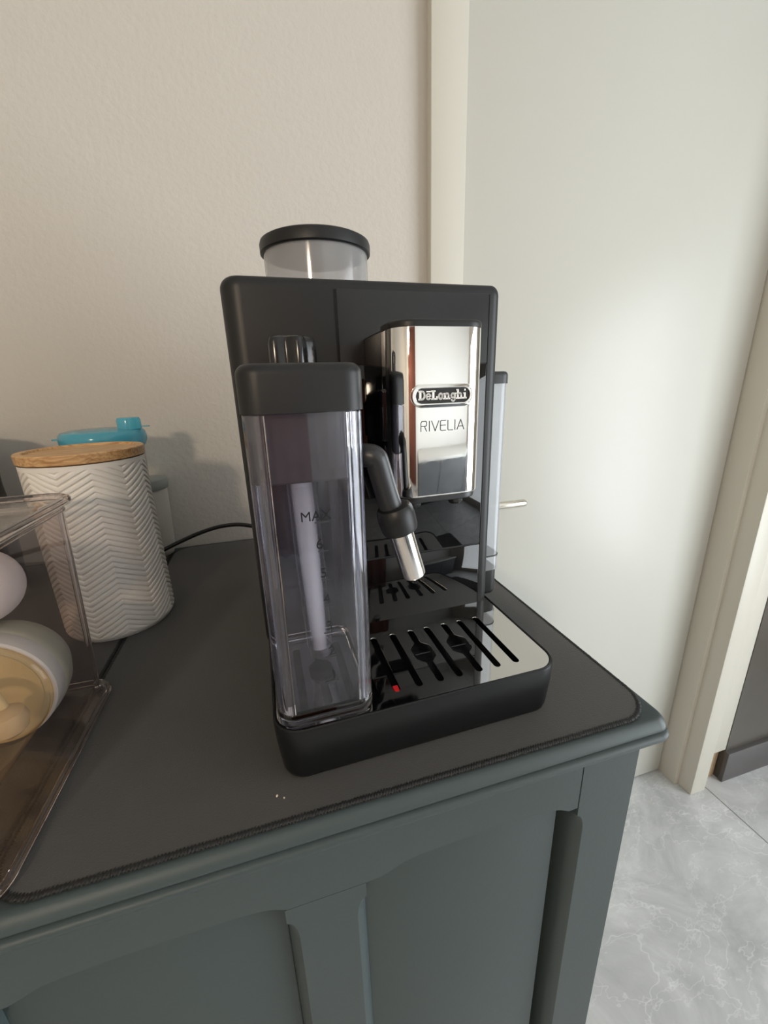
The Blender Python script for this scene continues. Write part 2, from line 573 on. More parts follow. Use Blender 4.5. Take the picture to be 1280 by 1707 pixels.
# right wall: u runs along -y; plate faces -x.  front wall: u runs along x, faces +y
wall_with_hole('wall_right', -0.62, -Y0, 0.25, 2.15, 0.12, 2.04, Matrix(((0, 0, 1, X1), (-1, 0, 0, 0), (0, 1, 0, 0), (0, 0, 0, 1))))
struct(obj('wall_front', MB().box(X0, X1, Y0 - 0.1, Y0, 0, ZC), 'wall_white', smooth=False))
def window(name, c, horiz, w, z0, z1, label):
    mb = MB()
    t = 0.05
    if horiz:
        x0, x1 = c[0] - w / 2, c[0] + w / 2
        y0, y1 = c[1] - 0.07, c[1] - 0.03
        for a, b in ((x0, x0 + t), (x1 - t, x1), (c[0] - t / 2, c[0] + t / 2)):
            mb.box(a, b, y0, y1, z0, z1)
        for a, b in ((z0, z0 + t), (z1 - t, z1)):
            mb.box(x0, x1, y0, y1, a, b)
        pane = MB().box(x0, x1, c[1] - 0.052, c[1] - 0.048, z0, z1)
    else:
        y0, y1 = c[1] - w / 2, c[1] + w / 2
        x0, x1 = c[0] + 0.03, c[0] + 0.07
        for a, b in ((y0, y0 + t), (y1 - t, y1), (c[1] - t / 2, c[1] + t / 2)):
            mb.box(x0, x1, a, b, z0, z1)
        for a, b in ((z0, z0 + t), (z1 - t, z1)):
            mb.box(x0, x1, y0, y1, a, b)
        pane = MB().box(c[0] + 0.048, c[0] + 0.052, y0, y1, z0, z1)
    o = struct(obj(name, mb, 'window_frame', smooth=False))
    obj('pane', pane, 'pane', o, smooth=False)
window('window_1', (X1, -1.20), False, 1.9, 0.12, 2.04, None)

# door leaf, lever handle, casings
door = struct(obj('door_1', rbox(0.385, DR - 0.002, 0.577, 0.617, 0.006, DT, 0.0015, 2), 'door_white'))
hl = obj('handle_rose', MB().lathe([(0.0, 0), (0.024, 0), (0.025, 0.002), (0.025, 0.007), (0.023, 0.009), (0.0, 0.009)], 40, cap0=False, cap1=False), 'steel_handle', door)
hl.data.transform(Matrix.Translation((0.462, 0.577, 1.090)) @ Matrix.Rotation(PI / 2, 4, 'X'))
obj('handle_lever', MB().tube([(0.462, 0.572, 1.090), (0.462, 0.545, 1.090), (0.463, 0.534, 1.090), (0.467, 0.528, 1.090), (0.475, 0.5265, 1.090), (0.52, 0.5262, 1.090), (0.561, 0.5262, 1.090), (0.5642, 0.5262, 1.090)],
    [0.0085, 0.0085, 0.0085, 0.0085, 0.0085, 0.0085, 0.0085, 0.0068], 24), 'steel_handle', door)
def trim(name, geo, m='trim_white'):
    return struct(obj(name, geo, m))
trim('trim_1', rbox(0.346, 0.4135, 0.560, 0.62, 0, DT + 0.06, 0.0015, 2))
trim('trim_2', rbox(DR + 0.0015, 1.275, 0.519, 0.66, 0, DT + 0.06, 0.0015, 2))
trim('trim_3', rbox(1.2565, 1.3200, 0.4725, 0.66, 0, DT + 0.06, 0.002, 2))
trim('trim_4', rbox(1.3200, 1.4060, 0.492, 0.60, 0.128, DT + 0.06, 0.0015, 2))
trim('trim_5', rbox(0.346, 1.32, 0.560, 0.66, DT, DT + 0.06, 0.0015, 2))
trim('trim_6', rbox(1.322, 1.400, 0.505, 0.60, 0.0, 0.128, 0.001, 1), 'raw_board')
struct(obj('wall_niche', MB().box(1.406, X1, 0.490, 0.70, 0.0, ZC), 'dark_panel', smooth=False))
struct(obj('baseboard_niche', rbox(1.402, X1, 0.476, 0.492, 0.0, 0.124, 0.002, 2), 'dark_skirting'))

# ceiling lamp (warm) and a curtain by the far window: both seen only as reflections
lamp = tag(empty('pendant_lamp', (LAMP[0], LAMP[1], ZC)), 'white dome pendant lamp giving warm light, hung behind the photographer', 'lamp')
HD = ZC - LAMP[2]
obj('lamp_canopy', MB().lathe([(0.0, 0.0), (0.05, 0.0), (0.05, -0.02), (0.006, -0.03), (0.006, -HD + 0.16), (0.0, -HD + 0.16)], 32, cap0=False, cap1=False), 'window_frame', lamp)
obj('lamp_shade', MB().lathe([(0.006, -HD + 0.17), (0.06, -HD + 0.165), (0.15, -HD + 0.12), (0.19, -HD + 0.06), (0.187, -HD + 0.06), (0.145, -HD + 0.115), (0.055, -HD + 0.16), (0.006, -HD + 0.165)], 40, cap0=False, cap1=False), 'window_frame', lamp)
loops = []
for z in (0.12, 0.8, 1.6, 2.35):
    loops.append([(-1.35 + 1.75 * k / 60, Y0 + 0.10 + 0.035 * math.sin(k * 0.9 + z * 0.2), z) for k in range(61)])
cur = MB().loft(loops, False, False, closed=False)
cme = cur.mesh('curtain')
co = tag(obj('curtain', cme, 'curtain_brown', recalc=False), 'red-brown curtain hanging on the wall opposite, mirrored in the chrome spout', 'curtain')
sm = co.modifiers.new('thick', 'SOLIDIFY')
sm.thickness = 0.004

kc = tag(empty('kitchen_counter', (1.45, Y0 + 0.3, 0)), 'low dark counter against the opposite wall, mirrored in the chrome spout', 'counter')
for k in range(3):
    obj('counter_front', rbox(-0.60 + 0.40 * k + 0.003, -0.60 + 0.40 * (k + 1) - 0.003, 0.25, 0.27, 0.10, 0.60, 0.002, 1), 'counter_dark', kc)
obj('counter_body', rbox(-0.60, 0.60, -0.29, 0.25, 0.0, 0.60, 0.0), 'counter_dark', kc)
obj('counter_top', rbox(-0.62, 0.62, -0.295, 0.29, 0.60, 0.64, 0.004, 2), 'window_frame', kc)

# ------------------------------------------------------------------ sideboard
CT = T - 0.003                  # wooden top under the mats
FY = -0.018                     # front face plane
SR, SL = 0.3216, -0.7747          # carcass sides
sb = tag(empty('sideboard', ((SR + SL) / 2, 0.27, 0)), 'dark slate painted wooden sideboard with moulded top and arched panels', 'sideboard')
def sbo(name, geo, m='paint_slate', **k):
    o = obj(name, geo, m, sb, **k)
    o.matrix_parent_inverse = Matrix.Translation((-(SR + SL) / 2, -0.27, 0))
    return o
# moulded top: profile (overhang measured from the face, height below top)
prof = [(0.0055, -0.0), (0.0085, 0.0), (0.0105, -0.0012), (0.0128, -0.0042), (0.0142, -0.0075), (0.0146, -0.0095), (0.0140, -0.0106),
        (0.0122, -0.0116), (0.0124, -0.0125), (0.0150, -0.0132), (0.0168, -0.0147), (0.0172, -0.0172), (0.0165, -0.0196), (0.0150, -0.0212), (0.0135, -0.0216), (0.0120, -0.0235), (0.0, -0.0375)]
loops = []
BY = YB - 0.002
for o_, z_ in prof:
    loops.append([(SL - o_, FY - o_, CT + z_), (SR + o_, FY - o_, CT + z_), (SR + o_, BY, CT + z_), (SL - o_, BY, CT + z_)])
def rl(o_, z_):
    # round the front corners of the slab in plan
    return rr(SL - o_, SR + o_, FY - o_, BY, 0, CT + z_, 6, (0.005 + o_ * 0.5, 0.005 + o_ * 0.5, 0.001, 0.001))
sbo('top', MB().loft([rl(o_, z_) for o_, z_ in prof]), angle=50)
zt = CT - 0.036
sbo('side_panel', rbox(SR - 0.020, SR - 0.0005, FY + 0.055, BY, 0.06, zt, 0.001, 1))
sbo('side_panel', rbox(SL + 0.0005, SL + 0.020, FY + 0.055, BY, 0.06, zt, 0.001, 1))
sbo('back_board', rbox(SL + 0.02, SR - 0.02, BY - 0.012, BY, 0.06, zt, 0.001, 1))
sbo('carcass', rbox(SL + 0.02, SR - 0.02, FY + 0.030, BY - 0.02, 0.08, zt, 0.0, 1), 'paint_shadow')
# top rail with shallow arched lower edge, one arch for each panel
xs_post = SR - 0.0622            # seam between rail and right post
arch = [(0.0, 0.0), (0.014, 0.0008), (0.022, 0.0035), (0.035, 0.0090), (0.048, 0.0106), (0.080, 0.0118), (0.127, 0.0112), (0.161, 0.0100), (0.178, 0.0080), (0.186, 0.0058), (0.194, 0.0015), (0.1965, 0.0)]
pw = 0.2475 - 0.056
panel_x = [0.056 - k * (0.064 + pw) for k in range(4)]
ZR = 0.9700
low = []
xl_end = SL + 0.0622
for px in sorted(panel_x):
    low += [(px - 0.001 + a * (pw + 0.003) / 0.1965, ZR + b) for a, b in arch]
outer = [(xl_end, ZR)] + low + [(xs_post - 0.0006, ZR + 0.0005), (xs_post - 0.0006, zt), (xl_end, zt)]
me = fill2d(outer, [], 0.020)
me.transform(Matrix.Translation((0, FY + 0.020, 0)) @ FRONT)
sbo('top_rail', me)
def stile(x0, x1, zlo, zhi, cl, cr, dep=0.022, stop=0.015):
    """upright with stopped chamfers on its front edges"""
    c = 0.0085
    zs = [zlo, zlo + 0.01] + [zhi - stop - 0.024 + 0.024 * k / 8 for k in range(9)] + [zhi]
    loops = []
    for z in zs:
        t = (zhi - stop - z) / 0.024
        t = 0 if t <= 0 else (1 if t >= 1 else math.sqrt(1 - (1 - t) ** 2))
        a, b = c * t * cl + 1e-5, c * t * cr + 1e-5
        lp = [(x0, FY + dep, z), (x0, FY + a * 1.25, z)]
        lp += [(x0 + a * 0.38, FY + a * 0.45, z), (x0 + a, FY, z)]
        lp += [(x1 - b, FY, z), (x1 - b * 0.38, FY + b * 0.45, z), (x1, FY + b * 1.25, z), (x1, FY + dep, z)]
        loops.append(lp)
    return MB().loft(loops)
def post(x0, x1, cl, cr):
    """full-height corner post with one stopped chamfer below rail level"""
    mb = stile(x0, x1, 0.0, ZR, cl, cr, 0.075, 0.010)
    mb2 = MB().box(x0, x1, FY, FY + 0.075, ZR, zt)
    mb.add(mb2.v, mb2.f)
    return mb
sbo('post', post(xs_post + 0.0006, SR, 1, 0), angle=30)
sbo('post', post(SL, SL + 0.0622, 0, 1), angle=30)
for px in panel_x[:3]:
    sbo('stile', stile(px - 0.064, px, 0.10, ZR - 0.0004, 1, 1), angle=30)
for px in panel_x:
    me = rbox(px - 0.002, px + pw, FY + 0.012, FY + 0.028, 0.12, ZR + 0.018, 0.002, 2)
    sbo('panel', me)
sbo('bottom_rail', rbox(SL + 0.0622, xs_post, FY, FY + 0.02, 0.07, 0.145, 0.001, 1))

# ------------------------------------------------------------------ mats with overlocked edging
def make_mat(x0, x1, y0, y1, r, label):
    root = tag(empty('drying_mat', ((x0 + x1) / 2, (y0 + y1) / 2, CT)), label, 'mat', 'dark mats on the sideboard')
    off = Matrix.Translation((-(x0 + x1) / 2, -(y0 + y1) / 2, -CT))
    g = MB().loft([rr(x0 + i, x1 - i, y0 + i, y1 - i, r, z, 10) for i, z in ((0, CT + 0.0001), (0, CT + 0.0022), (0.0008, T - 0.0001), (0.002, T))])
    o = obj('fabric', g, 'mat_fabric', root)
    o.matrix_parent_inverse = off
    base = [Vector(p) for p in rr(x0 + 0.0006, x1 - 0.0006, y0 + 0.0006, y1 - 0.0006, r, CT + 0.0020, 10)]
    pts = []
    base.append(base[0])
    for a, b in zip(base[:-1], base[1:]):
        L = (b - a).length
        n = max(1, int(L / 0.00055))
        pts += [a.lerp(b, k / n) for k in range(n)]
    loops = []
    seg = 7
    for i, p in enumerate(pts):
        t = (pts[(i + 1) % len(pts)] - pts[i - 1]).normalized()
        n_ = Vector((t.y, -t.x, 0))
        lp = []
        for k in range(seg):
            a = 2 * PI * k / seg
            rad = 0.0026 * (1 + 0.22 * math.cos(2 * a - i * 1.55) + random.uniform(-0.13, 0.13))
            lp.append(tuple(p + n_ * rad * math.cos(a) + Vector((0, 0, 0.52 * rad * math.sin(a)))))
        loops.append(lp)
    loops.append(loops[0])
    e = obj('stitched_edging', MB().loft(loops, False, False), 'mat_edging', root, angle=80)
    e.matrix_parent_inverse = off
    return root
make_mat(-0.1765, 0.3260, -0.0230, 0.5700, 0.032, 'dark grey fabric mat with stitched edge under the coffee machine')
make_mat(-0.7000, -0.1805, -0.0230, 0.5700, 0.032, 'dark grey fabric mat with stitched edge under the clear plastic box')

# ------------------------------------------------------------------ coffee machine (own frame: x right, y back, z up from the mat)
W, H, D, TH = 0.245, 0.3698, 0.1215, 0.0493
MR = 0.01803
mc = tag(empty('coffee_machine', (0, 0, T), MR), 'black automatic coffee machine with chrome spout cover and bean hopper', 'coffee machine')
def mo(name, geo, m, parent=None, **k):
    return obj(name, geo, m, parent or mc, **k)
# base with raised rim round the drip plate
def bl(i, z):
    return rr(i, W - i, i, 0.40 - i, 0, z, 10, tuple(max(q - i, 0.002) for q in (0.022, 0.022, 0.012, 0.012)))
base = MB().loft([bl(0.010, 0.0002), bl(0.0062, 0.0006), bl(0.0042, 0.0022), bl(0.0030, 0.006), bl(0.0006, 0.030), bl(0.0, 0.0465), bl(0.0004, 0.0485), bl(0.0013, TH),
                  bl(0.0026, TH - 0.0004), bl(0.0030, TH - 0.0016), bl(0.0032, TH - 0.010)])
mo('base', base, 'base_black')
# drip plate with slots
sl_x = [0.024, 0.0425, 0.061, 0.0798, 0.0983, 0.1180, 0.1370, 0.1545, 0.1735, 0.1912, 0.2098]
cups = {0.1370, 0.1735, 0.0425}
def slot(x, cup):
    w = 0.0032
    y0, y1 = 0.0165, 0.0945
    r = [(x - w, y0 + w)] + [(x - w * math.cos(a), y0 + w - w * math.sin(a)) for a in [PI * k / 6 for k in range(1, 6)]] + [(x + w, y0 + w)]
    if cup:
        c = 0.0098
        r += [(x + w, 0.0430), (x + c - 0.003, 0.0462), (x + c, 0.0500), (x + c, 0.0655), (x + c - 0.003, 0.0690), (x + w, 0.0725)]
    r += [(x + w, y1 - w)] + [(x + w * math.cos(a), y1 - w + w * math.sin(a)) for a in [PI * k / 6 for k in range(1, 6)]] + [(x - w, y1 - w)]
    if cup:
        r += [(x - w, 0.0725), (x - c + 0.003, 0.0690), (x - c, 0.0655), (x - c, 0.0500), (x - c + 0.003, 0.0462), (x - w, 0.0430)]
    return r
pl = rr(0.0032, W - 0.0032, 0.0032, 0.1290, 0, 0, 10, (0.019, 0.019, 0.002, 0.002))
me = fill2d([(p[0], p[1]) for p in pl], [slot(x, x in cups) for x in sl_x], 0.0012)
me.transform(Matrix.Translation((0, 0, TH - 0.0022)))
plate = mo('drip_plate', me, 'mirror_plate', smooth=False)
mo('drip_basin', rprism(0.004, W - 0.004, 0.004, 0.119, TH - 0.0098, TH - 0.0090, 0.016), 'tray_black')
for x in (0.1370, 0.1735):
    mo('slot_bar', rbox(x - 0.0078, x + 0.0078, 0.0585, 0.0603, TH - 0.0050, TH - 0.0032, 0.0004, 1), 'tray_black', plate)
mo('level_float', rbox(0.0960, 0.1006, 0.0172, 0.0250, TH - 0.0088, TH - 0.0014, 0.0005, 1), 'float_red')

# body
def by(i, z, f=0.0):
    return rr(-0.0020 + i, 0.2425 - i, D + i * 0.6, 0.40 - i, 0, z, 10, tuple(max(q - i, 0.003) for q in (0.016, 0.0105, 0.022, 0.022)))
body = MB().loft([by(0.004, TH - 0.0075), by(0.001, TH - 0.006), by(0, TH - 0.002), by(0, H - 0.009)] +
                 [by(0.009 * (1 - math.cos(a)), H - 0.009 * (1 - math.sin(a))) for a in [PI / 2 * k / 6 for k in range(1, 7)]])
mo('body', body, 'body_black')
# front: seams, satin upper panel, glossy lower panels
y1_, = (D - 0.0008,)
mo('seam', rbox(0.0858, 0.0880, D - 0.0006, D + 0.004, TH + 0.001, H - 0.0085, 0.0), 'seam_black', smooth=False)
mo('seam', rbox(0.2284, 0.2292, D - 0.0006, D + 0.004, TH + 0.001, H - 0.0085, 0.0), 'seam_black', smooth=False)
mo('display_panel', rprism(0.0876, 0.2283, D - 0.0004, D + 0.003, 0.3035, H - 0.0075, 0.0002, 0, 0.001), 'display_satin')
mo('front_panel', rbox(0.0876, 0.2283, D - 0.0006, D + 0.003, 0.1205, 0.3028, 0.0006, 2), 'gloss_black')
mo('service_door', rbox(0.0876, 0.2283, D - 0.0006, D + 0.003, TH - 0.0065, 0.1188, 0.0006, 2), 'gloss_black')


# coffee spout
SX0, SX1, SY, SZ0, SZ1 = 0.1080, 0.1785, 0.0335, 0.2030, 0.3225
sp = mo('coffee_spout', rprism(SX0 + 0.0006, SX1 - 0.0006, 0.066, D + 0.001, SZ0 - 0.002, SZ1 + 0.002, 0.006, 0.002, 0.002, rs=(0.001, 0.001, 0.006, 0.006)), 'housing_black')
RS = (0.0165, 0.0165, 0.001, 0.001)
mo('chrome_cover', rprism(SX0, SX1, SY, 0.0668, SZ0, SZ1, 0, 0.002, 0.0004, rs=RS, seg=14), 'chrome', sp)
mo('top_cap', rprism(SX0 - 0.0002, SX1 + 0.0002, SY - 0.0002, 0.0672, SZ1, SZ1 + 0.0046, 0, 0, 0.0022, rs=RS, seg=12), 'body_black', sp)
mo('lower_cap', rprism(SX0 + 0.0015, SX1 - 0.0015, SY + 0.001, 0.0672, SZ0 - 0.0042, SZ0 + 0.0002, 0, 0.0015, 0, rs=(0.0155, 0.0155, 0.001, 0.001), seg=12), 'wand_grey', sp)
for x in (0.1275, 0.1640):
    mo('nozzle', MB().lathe([(0.0, SZ0 - 0.0125), (0.0042, SZ0 - 0.0125), (0.0062, SZ0 - 0.010), (0.0068, SZ0 - 0.002), (0.0, SZ0 - 0.002)], 28, (x, 0.054, 0), False, False), 'tray_black', sp)
for x in (SX0, SX1):
    mo('side_grip', rprism(x - 0.0028, x + 0.0028, 0.0605, 0.0740, 0.243, 0.283, 0.0024, 0.0026, 0.0026), 'gloss_black', sp)
# badge
def pill(cx, cz, w, h, n=14):
    r = h / 2
    pts = [(cx + w / 2 - r + r * math.cos(a), cz + r * math.sin(a)) for a in [-PI / 2 + PI * k / n for k in range(n + 1)]]
    pts += [(cx - w / 2 + r + r * math.cos(a), cz + r * math.sin(a)) for a in [PI / 2 + PI * k / n for k in range(n + 1)]]
    return pts
BX, BZ = 0.1424, 0.2772
def front_plate(poly, holes, th, y, bev=0.0):
    me = fill2d(poly, holes, th, bev)
    me.transform(Matrix.Translation((0, y, 0)) @ FRONT)
    return me
mo('badge_plate', front_plate(pill(BX, BZ, 0.0468, 0.0150), [], 0.0016, SY + 0.0008), 'badge_black', sp)
mo('badge_rim', front_plate(pill(BX, BZ, 0.0472, 0.0154), [pill(BX, BZ, 0.0424, 0.0110)], 0.0020, SY + 0.0006, 0.0004), 'chrome', sp)
lt = MB()
S = 0.23
def seg_letters():
    out = []
    sf = 0.17
    def ser(x, y, w=0.40):
        return ([(x - w / 2, y), (x + w / 2, y)], sf)
    # D
    out.append((0.86, [([(0.20, 0.08), (0.20, 0.92)], 0.26), ([(0.05, 0.08), (0.40, 0.08)] + arc(0.40, 0.5, 0.30, 0.42, -90, 90, 10) + [(0.05, 0.92)], 0.19)]))
    # e with macron
    out.append((0.66, [([(0.10, 0.36), (0.52, 0.36)], 0.11), (arc(0.31, 0.35, 0.22, 0.27, 5, 320, 16), 0.19), ([(0.10, 0.88), (0.54, 0.88)], 0.12)]))
    # L
    out.append((0.80, [([(0.22, 0.08), (0.22, 0.92)], 0.26), ser(0.22, 0.92, 0.42), ([(0.04, 0.08), (0.66, 0.08), (0.66, 0.32)], 0.17)]))
    # o
    out.append((0.68, [(arc(0.32, 0.35, 0.21, 0.27, 0, 360, 18), 0.21)]))
    # n
    out.append((0.84, [([(0.17, 0.05), (0.17, 0.62)], 0.21), ser(0.17, 0.08, 0.34), ([(0.02, 0.60), (0.17, 0.60)], 0.15), (arc(0.38, 0.40, 0.20, 0.22, 170, 0, 8) + [(0.58, 0.05)], 0.19), ser(0.60, 0.08, 0.32)]))
    # g
    out.append((0.72, [(arc(0.29, 0.38, 0.19, 0.23, 0, 360, 16), 0.18), ([(0.50, 0.60), (0.66, 0.60)], 0.15), ([(0.52, 0.60), (0.52, 0.02)] + arc(0.32, 0.0, 0.20, 0.20, 0, -160, 8), 0.18)]))
    # h
    out.append((0.84, [([(0.17, 0.05), (0.17, 0.98)], 0.21), ser(0.17, 0.08, 0.34), ([(0.02, 0.97), (0.17, 0.97)], 0.15), (arc(0.38, 0.40, 0.20, 0.22, 170, 0, 8) + [(0.58, 0.05)], 0.19), ser(0.60, 0.08, 0.32)]))
    # i
    out.append((0.40, [([(0.19, 0.05), (0.19, 0.62)], 0.21), ser(0.19, 0.08, 0.36), ([(0.05, 0.60), (0.19, 0.60)], 0.15), ([(0.16, 0.95), (0.22, 0.95)], 0.20)]))
    return out
L = seg_letters()
tw = sum(a for a, _ in L)
sc_ = 0.0370 / tw
ox = BX - 0.0370 / 2
for a, ln in L:
    strokes(lt, ln, sc_, ox, BZ - 0.0027, SY - 0.0006, 0.0007)
    ox += a * sc_
mo('badge_lettering', lt, 'badge_white', sp, smooth=False)
rv = MB()
w_ = 0.075
LR = [(0.86, [([(0.06, 0.0), (0.06, 0.80), (0.16, 0.97), (0.56, 0.97), (0.64, 0.90), (0.64, 0.58), (0.56, 0.50), (0.06, 0.50)], w_), ([(0.42, 0.50), (0.66, 0.0)], w_)]),
      (0.30, [([(0.08, 0.0), (0.08, 0.97)], w_)]),
      (0.90, [([(0.02, 0.97), (0.40, 0.0), (0.78, 0.97)], w_)]),
      (0.80, [([(0.64, 0.0), (0.14, 0.0), (0.06, 0.10), (0.06, 0.87), (0.14, 0.97), (0.64, 0.97)], w_), ([(0.06, 0.50), (0.60, 0.50)], w_)]),
      (0.74, [([(0.06, 0.97), (0.06, 0.08), (0.14, 0.0), (0.60, 0.0)], w_)]),
      (0.30, [([(0.08, 0.0), (0.08, 0.97)], w_)]),
      (0.84, [([(0.02, 0.0), (0.40, 0.97), (0.78, 0.0)], w_), ([(0.16, 0.32), (0.64, 0.32)], w_)])]
tw = sum(a for a, _ in LR) - 0.06
sc_ = 0.0345 / tw
ox = 0.1256
for a, ln in LR:
    strokes(rv, ln, sc_ , ox, 0.2527, SY + 0.0001, 0.0003)
    ox += a * sc_
mo('model_lettering', rv, 'print_dark', sp, smooth=False)

# bean hopper on top
hp = mo('bean_hopper', MB().lathe([(0.0562, H - 0.001), (0.0566, 0.4260), (0.0546, 0.4260), (0.0542, H + 0.001)], 64, (0.097, 0.27, 0), False, False), 'hopper_clear')
mo('hopper_lid', MB().lathe([(0.0, 0.4240), (0.0585, 0.4240), (0.0598, 0.4252), (0.0600, 0.4330), (0.0590, 0.4360), (0.0560, 0.4376), (0.0, 0.4380)], 64, (0.097, 0.27, 0), False, False), 'body_black', hp)
mo('hopper_floor', MB().lathe([(0.0, H + 0.001), (0.054, H + 0.001), (0.054, H + 0.003), (0.020, H + 0.0015), (0.0, H + 0.0015)], 48, (0.097, 0.27, 0), False, False), 'tank_clear', hp)
# water tank on the right flank
tk = mo('water_tank', rprism(0.2432, 0.2665, 0.1380, 0.3900, 0.0760, 0.2840, 0.010, rs=(0.002, 0.010, 0.010, 0.002)), 'tank_wall')
mo('tank_lid', rprism(0.2432, 0.2673, 0.1372, 0.3908, 0.2840, 0.2960, 0.010, 0, 0.004, rs=(0.002, 0.010, 0.010, 0.002)), 'body_side', tk)
mo('tank_foot', rprism(0.2432, 0.2655, 0.1390, 0.3890, 0.0430, 0.0760, 0.010, 0.006, 0, rs=(0.002, 0.010, 0.010, 0.002)), 'body_black', tk)
mo('water_line', rprism(0.2434, 0.2669, 0.1376, 0.3904, 0.0930, 0.0945, 0.010, rs=(0.002, 0.010, 0.010, 0.002)), 'wand_grey', tk)
# power cord along the wall side
cp = [(0.05, 0.395, 0.060), (0.02, 0.43, 0.060), (-0.015, 0.47, 0.0585), (-0.045, 0.495, 0.0575), (-0.078, 0.502, 0.0545), (-0.112, 0.504, 0.046), (-0.145, 0.505, 0.034), (-0.180, 0.506, 0.020), (-0.215, 0.508, 0.0085), (-0.250, 0.516, 0.0045), (-0.285, 0.540, 0.0045), (-0.300, 0.566, 0.0045)]
def smooth_path(P, n=6):
    P = [Vector(p) for p in P]
    out = []
    for i in range(len(P) - 1):
        p0, p1, p2, p3 = P[max(i - 1, 0)], P[i], P[i + 1], P[min(i + 2, len(P) - 1)]
        for k in range(n):
            t = k / n
            out.append(0.5 * ((2 * p1) + (-p0 + p2) * t + (2 * p0 - 5 * p1 + 4 * p2 - p3) * t * t + (-p0 + 3 * p1 - 3 * p2 + p3) * t ** 3))
    out.append(P[-1])
    return out
mo('power_cord', MB().tube(smooth_path(cp), 0.0036, 12), 'cord_black')

# ------------------------------------------------------------------ milk carafe docked on the drip plate
ca = tag(empty('milk_carafe', (0, 0, T), MR), 'clear milk carafe with black lid and steel-tipped milk spout docked on the machine', 'carafe')
CZ0 = TH - 0.0008
def cl_(x0, x1, y0, y1, z, r, i=0.0):
    return rr(x0 + i, x1 - i, y0 + i, y1 - i, max(r - i, 0.002), z, 8)
def cx(z):
    t = (z - 0.05) / 0.221
    return 0.0048 + 0.0016 * t, 0.0765 + 0.0020 * t
def cring(z, i):
    a, b = cx(z)
    return rr(a + i, b - i, 0.0045 + i - 0.0010 * (z - 0.05) / 0.221, 0.1120 - i, max(0.0125 - i, 0.002), z, 8)
jug = MB().loft([cring(CZ0, 0.0022), cring(CZ0 + 0.0008, 0.0006), cring(CZ0 + 0.003, 0.0), cring(0.271, 0.0), cring(0.271, 0.0026), cring(CZ0 + 0.0165, 0.0026), cring(CZ0 + 0.0125, 0.0045), cring(CZ0 + 0.0112, 0.0085)])
jo = obj('jug', MB().loft([cring(CZ0 + 0.011, 0.0), cring(0.271, 0.0), cring(0.271, 0.0024), cring(CZ0 + 0.011, 0.0024)], False, False), 'jug_clear', ca)
obj('jug_base', MB().loft([cring(CZ0, 0.0022), cring(CZ0 + 0.0008, 0.0006), cring(CZ0 + 0.003, 0.0), cring(CZ0 + 0.0100, 0.0), cring(CZ0 + 0.0112, 0.0008), cring(CZ0 + 0.0115, 0.0030), cring(CZ0 + 0.0090, 0.0060)]), 'jug_glass', ca)
for sx in (0, 1):
    lps = []
    for z in [CZ0 + 0.0118 + (0.2705 - CZ0 - 0.0118) * k / 6 for k in range(7)]:
        e = cx(z)[sx]
        d_ = 1 if sx == 0 else -1
        yf = 0.0045 - 0.0010 * (z - 0.05) / 0.221
        q = []
        for k in range(9):                      # thick moulded corner: outer arc out, flatter arc back
            a = PI / 2 * k / 8
            q.append((e + d_ * (0.0126 - 0.0122 * math.cos(a)), yf + 0.0126 - 0.0122 * math.sin(a), z))
        for k in range(8, -1, -1):
            a = PI / 2 * k / 8
            t_ = 0.0030 * math.sin(2 * a) + 0.0006
            q.append((e + d_ * (0.0126 - (0.0122 - t_) * math.cos(a)), yf + 0.0126 - (0.0122 - t_) * math.sin(a), z))
        lps.append(q)
    obj('jug_corner', MB().loft(lps), 'jug_glass', ca, angle=60)
a_, b_ = cx(0.271)
obj('lid', rprism(a_ - 0.0008, b_ + 0.0008, 0.0028, 0.1128, 0.2715, 0.2990, 0.0130, 0, 0.0065, es=6), 'body_black', ca)
kn = MB()
lp = []
for z, s in ((0.2985, 1.0), (0.3150, 1.0), (0.3180, 0.93), (0.3190, 0.80)):
    lp.append([(0.0425 + s * (0.0148 + 0.0028 * math.cos(5 * a)) * math.cos(a), 0.066 + s * (0.0148 + 0.0028 * math.cos(5 * a)) * math.sin(a), z) for a in [2 * PI * k / 72 for k in range(72)]])
kn.loft(lp)
obj('froth_knob', kn, 'tray_black', ca)
ins = obj('frother_block', rprism(0.0105, 0.0745, 0.0130, 0.1050, 0.2275, 0.2714, 0.006, 0.002), 'insert_dark', ca)
obj('air_chamber', rprism(0.0480, 0.0735, 0.0105, 0.0135, 0.2360, 0.2713, 0.0012, 0.0008), 'jug_clear', ins)
obj('intake_tube', MB().tube([(0.0410, 0.066, 0.228), (0.0425, 0.066, 0.15), (0.0440, 0.066, 0.0740), (0.0440, 0.066, 0.0735)], [0.0112, 0.0112, 0.0104, 0.0090], 28), 'tube_soft', ca)
jug_haze = MB().loft([cring(CZ0 + 0.0170, 0.0029), cring(0.2270, 0.0029)], False, False)
obj('haze_liner', jug_haze, 'jug_haze', ca)  # inner liner added to put a pale haze into the jug interior
obj('tube_foot', MB().tube([(0.0440, 0.066, 0.0735), (0.0442, 0.066, 0.0645)], [0.0082, 0.0090], 24), 'insert_dark', ca)
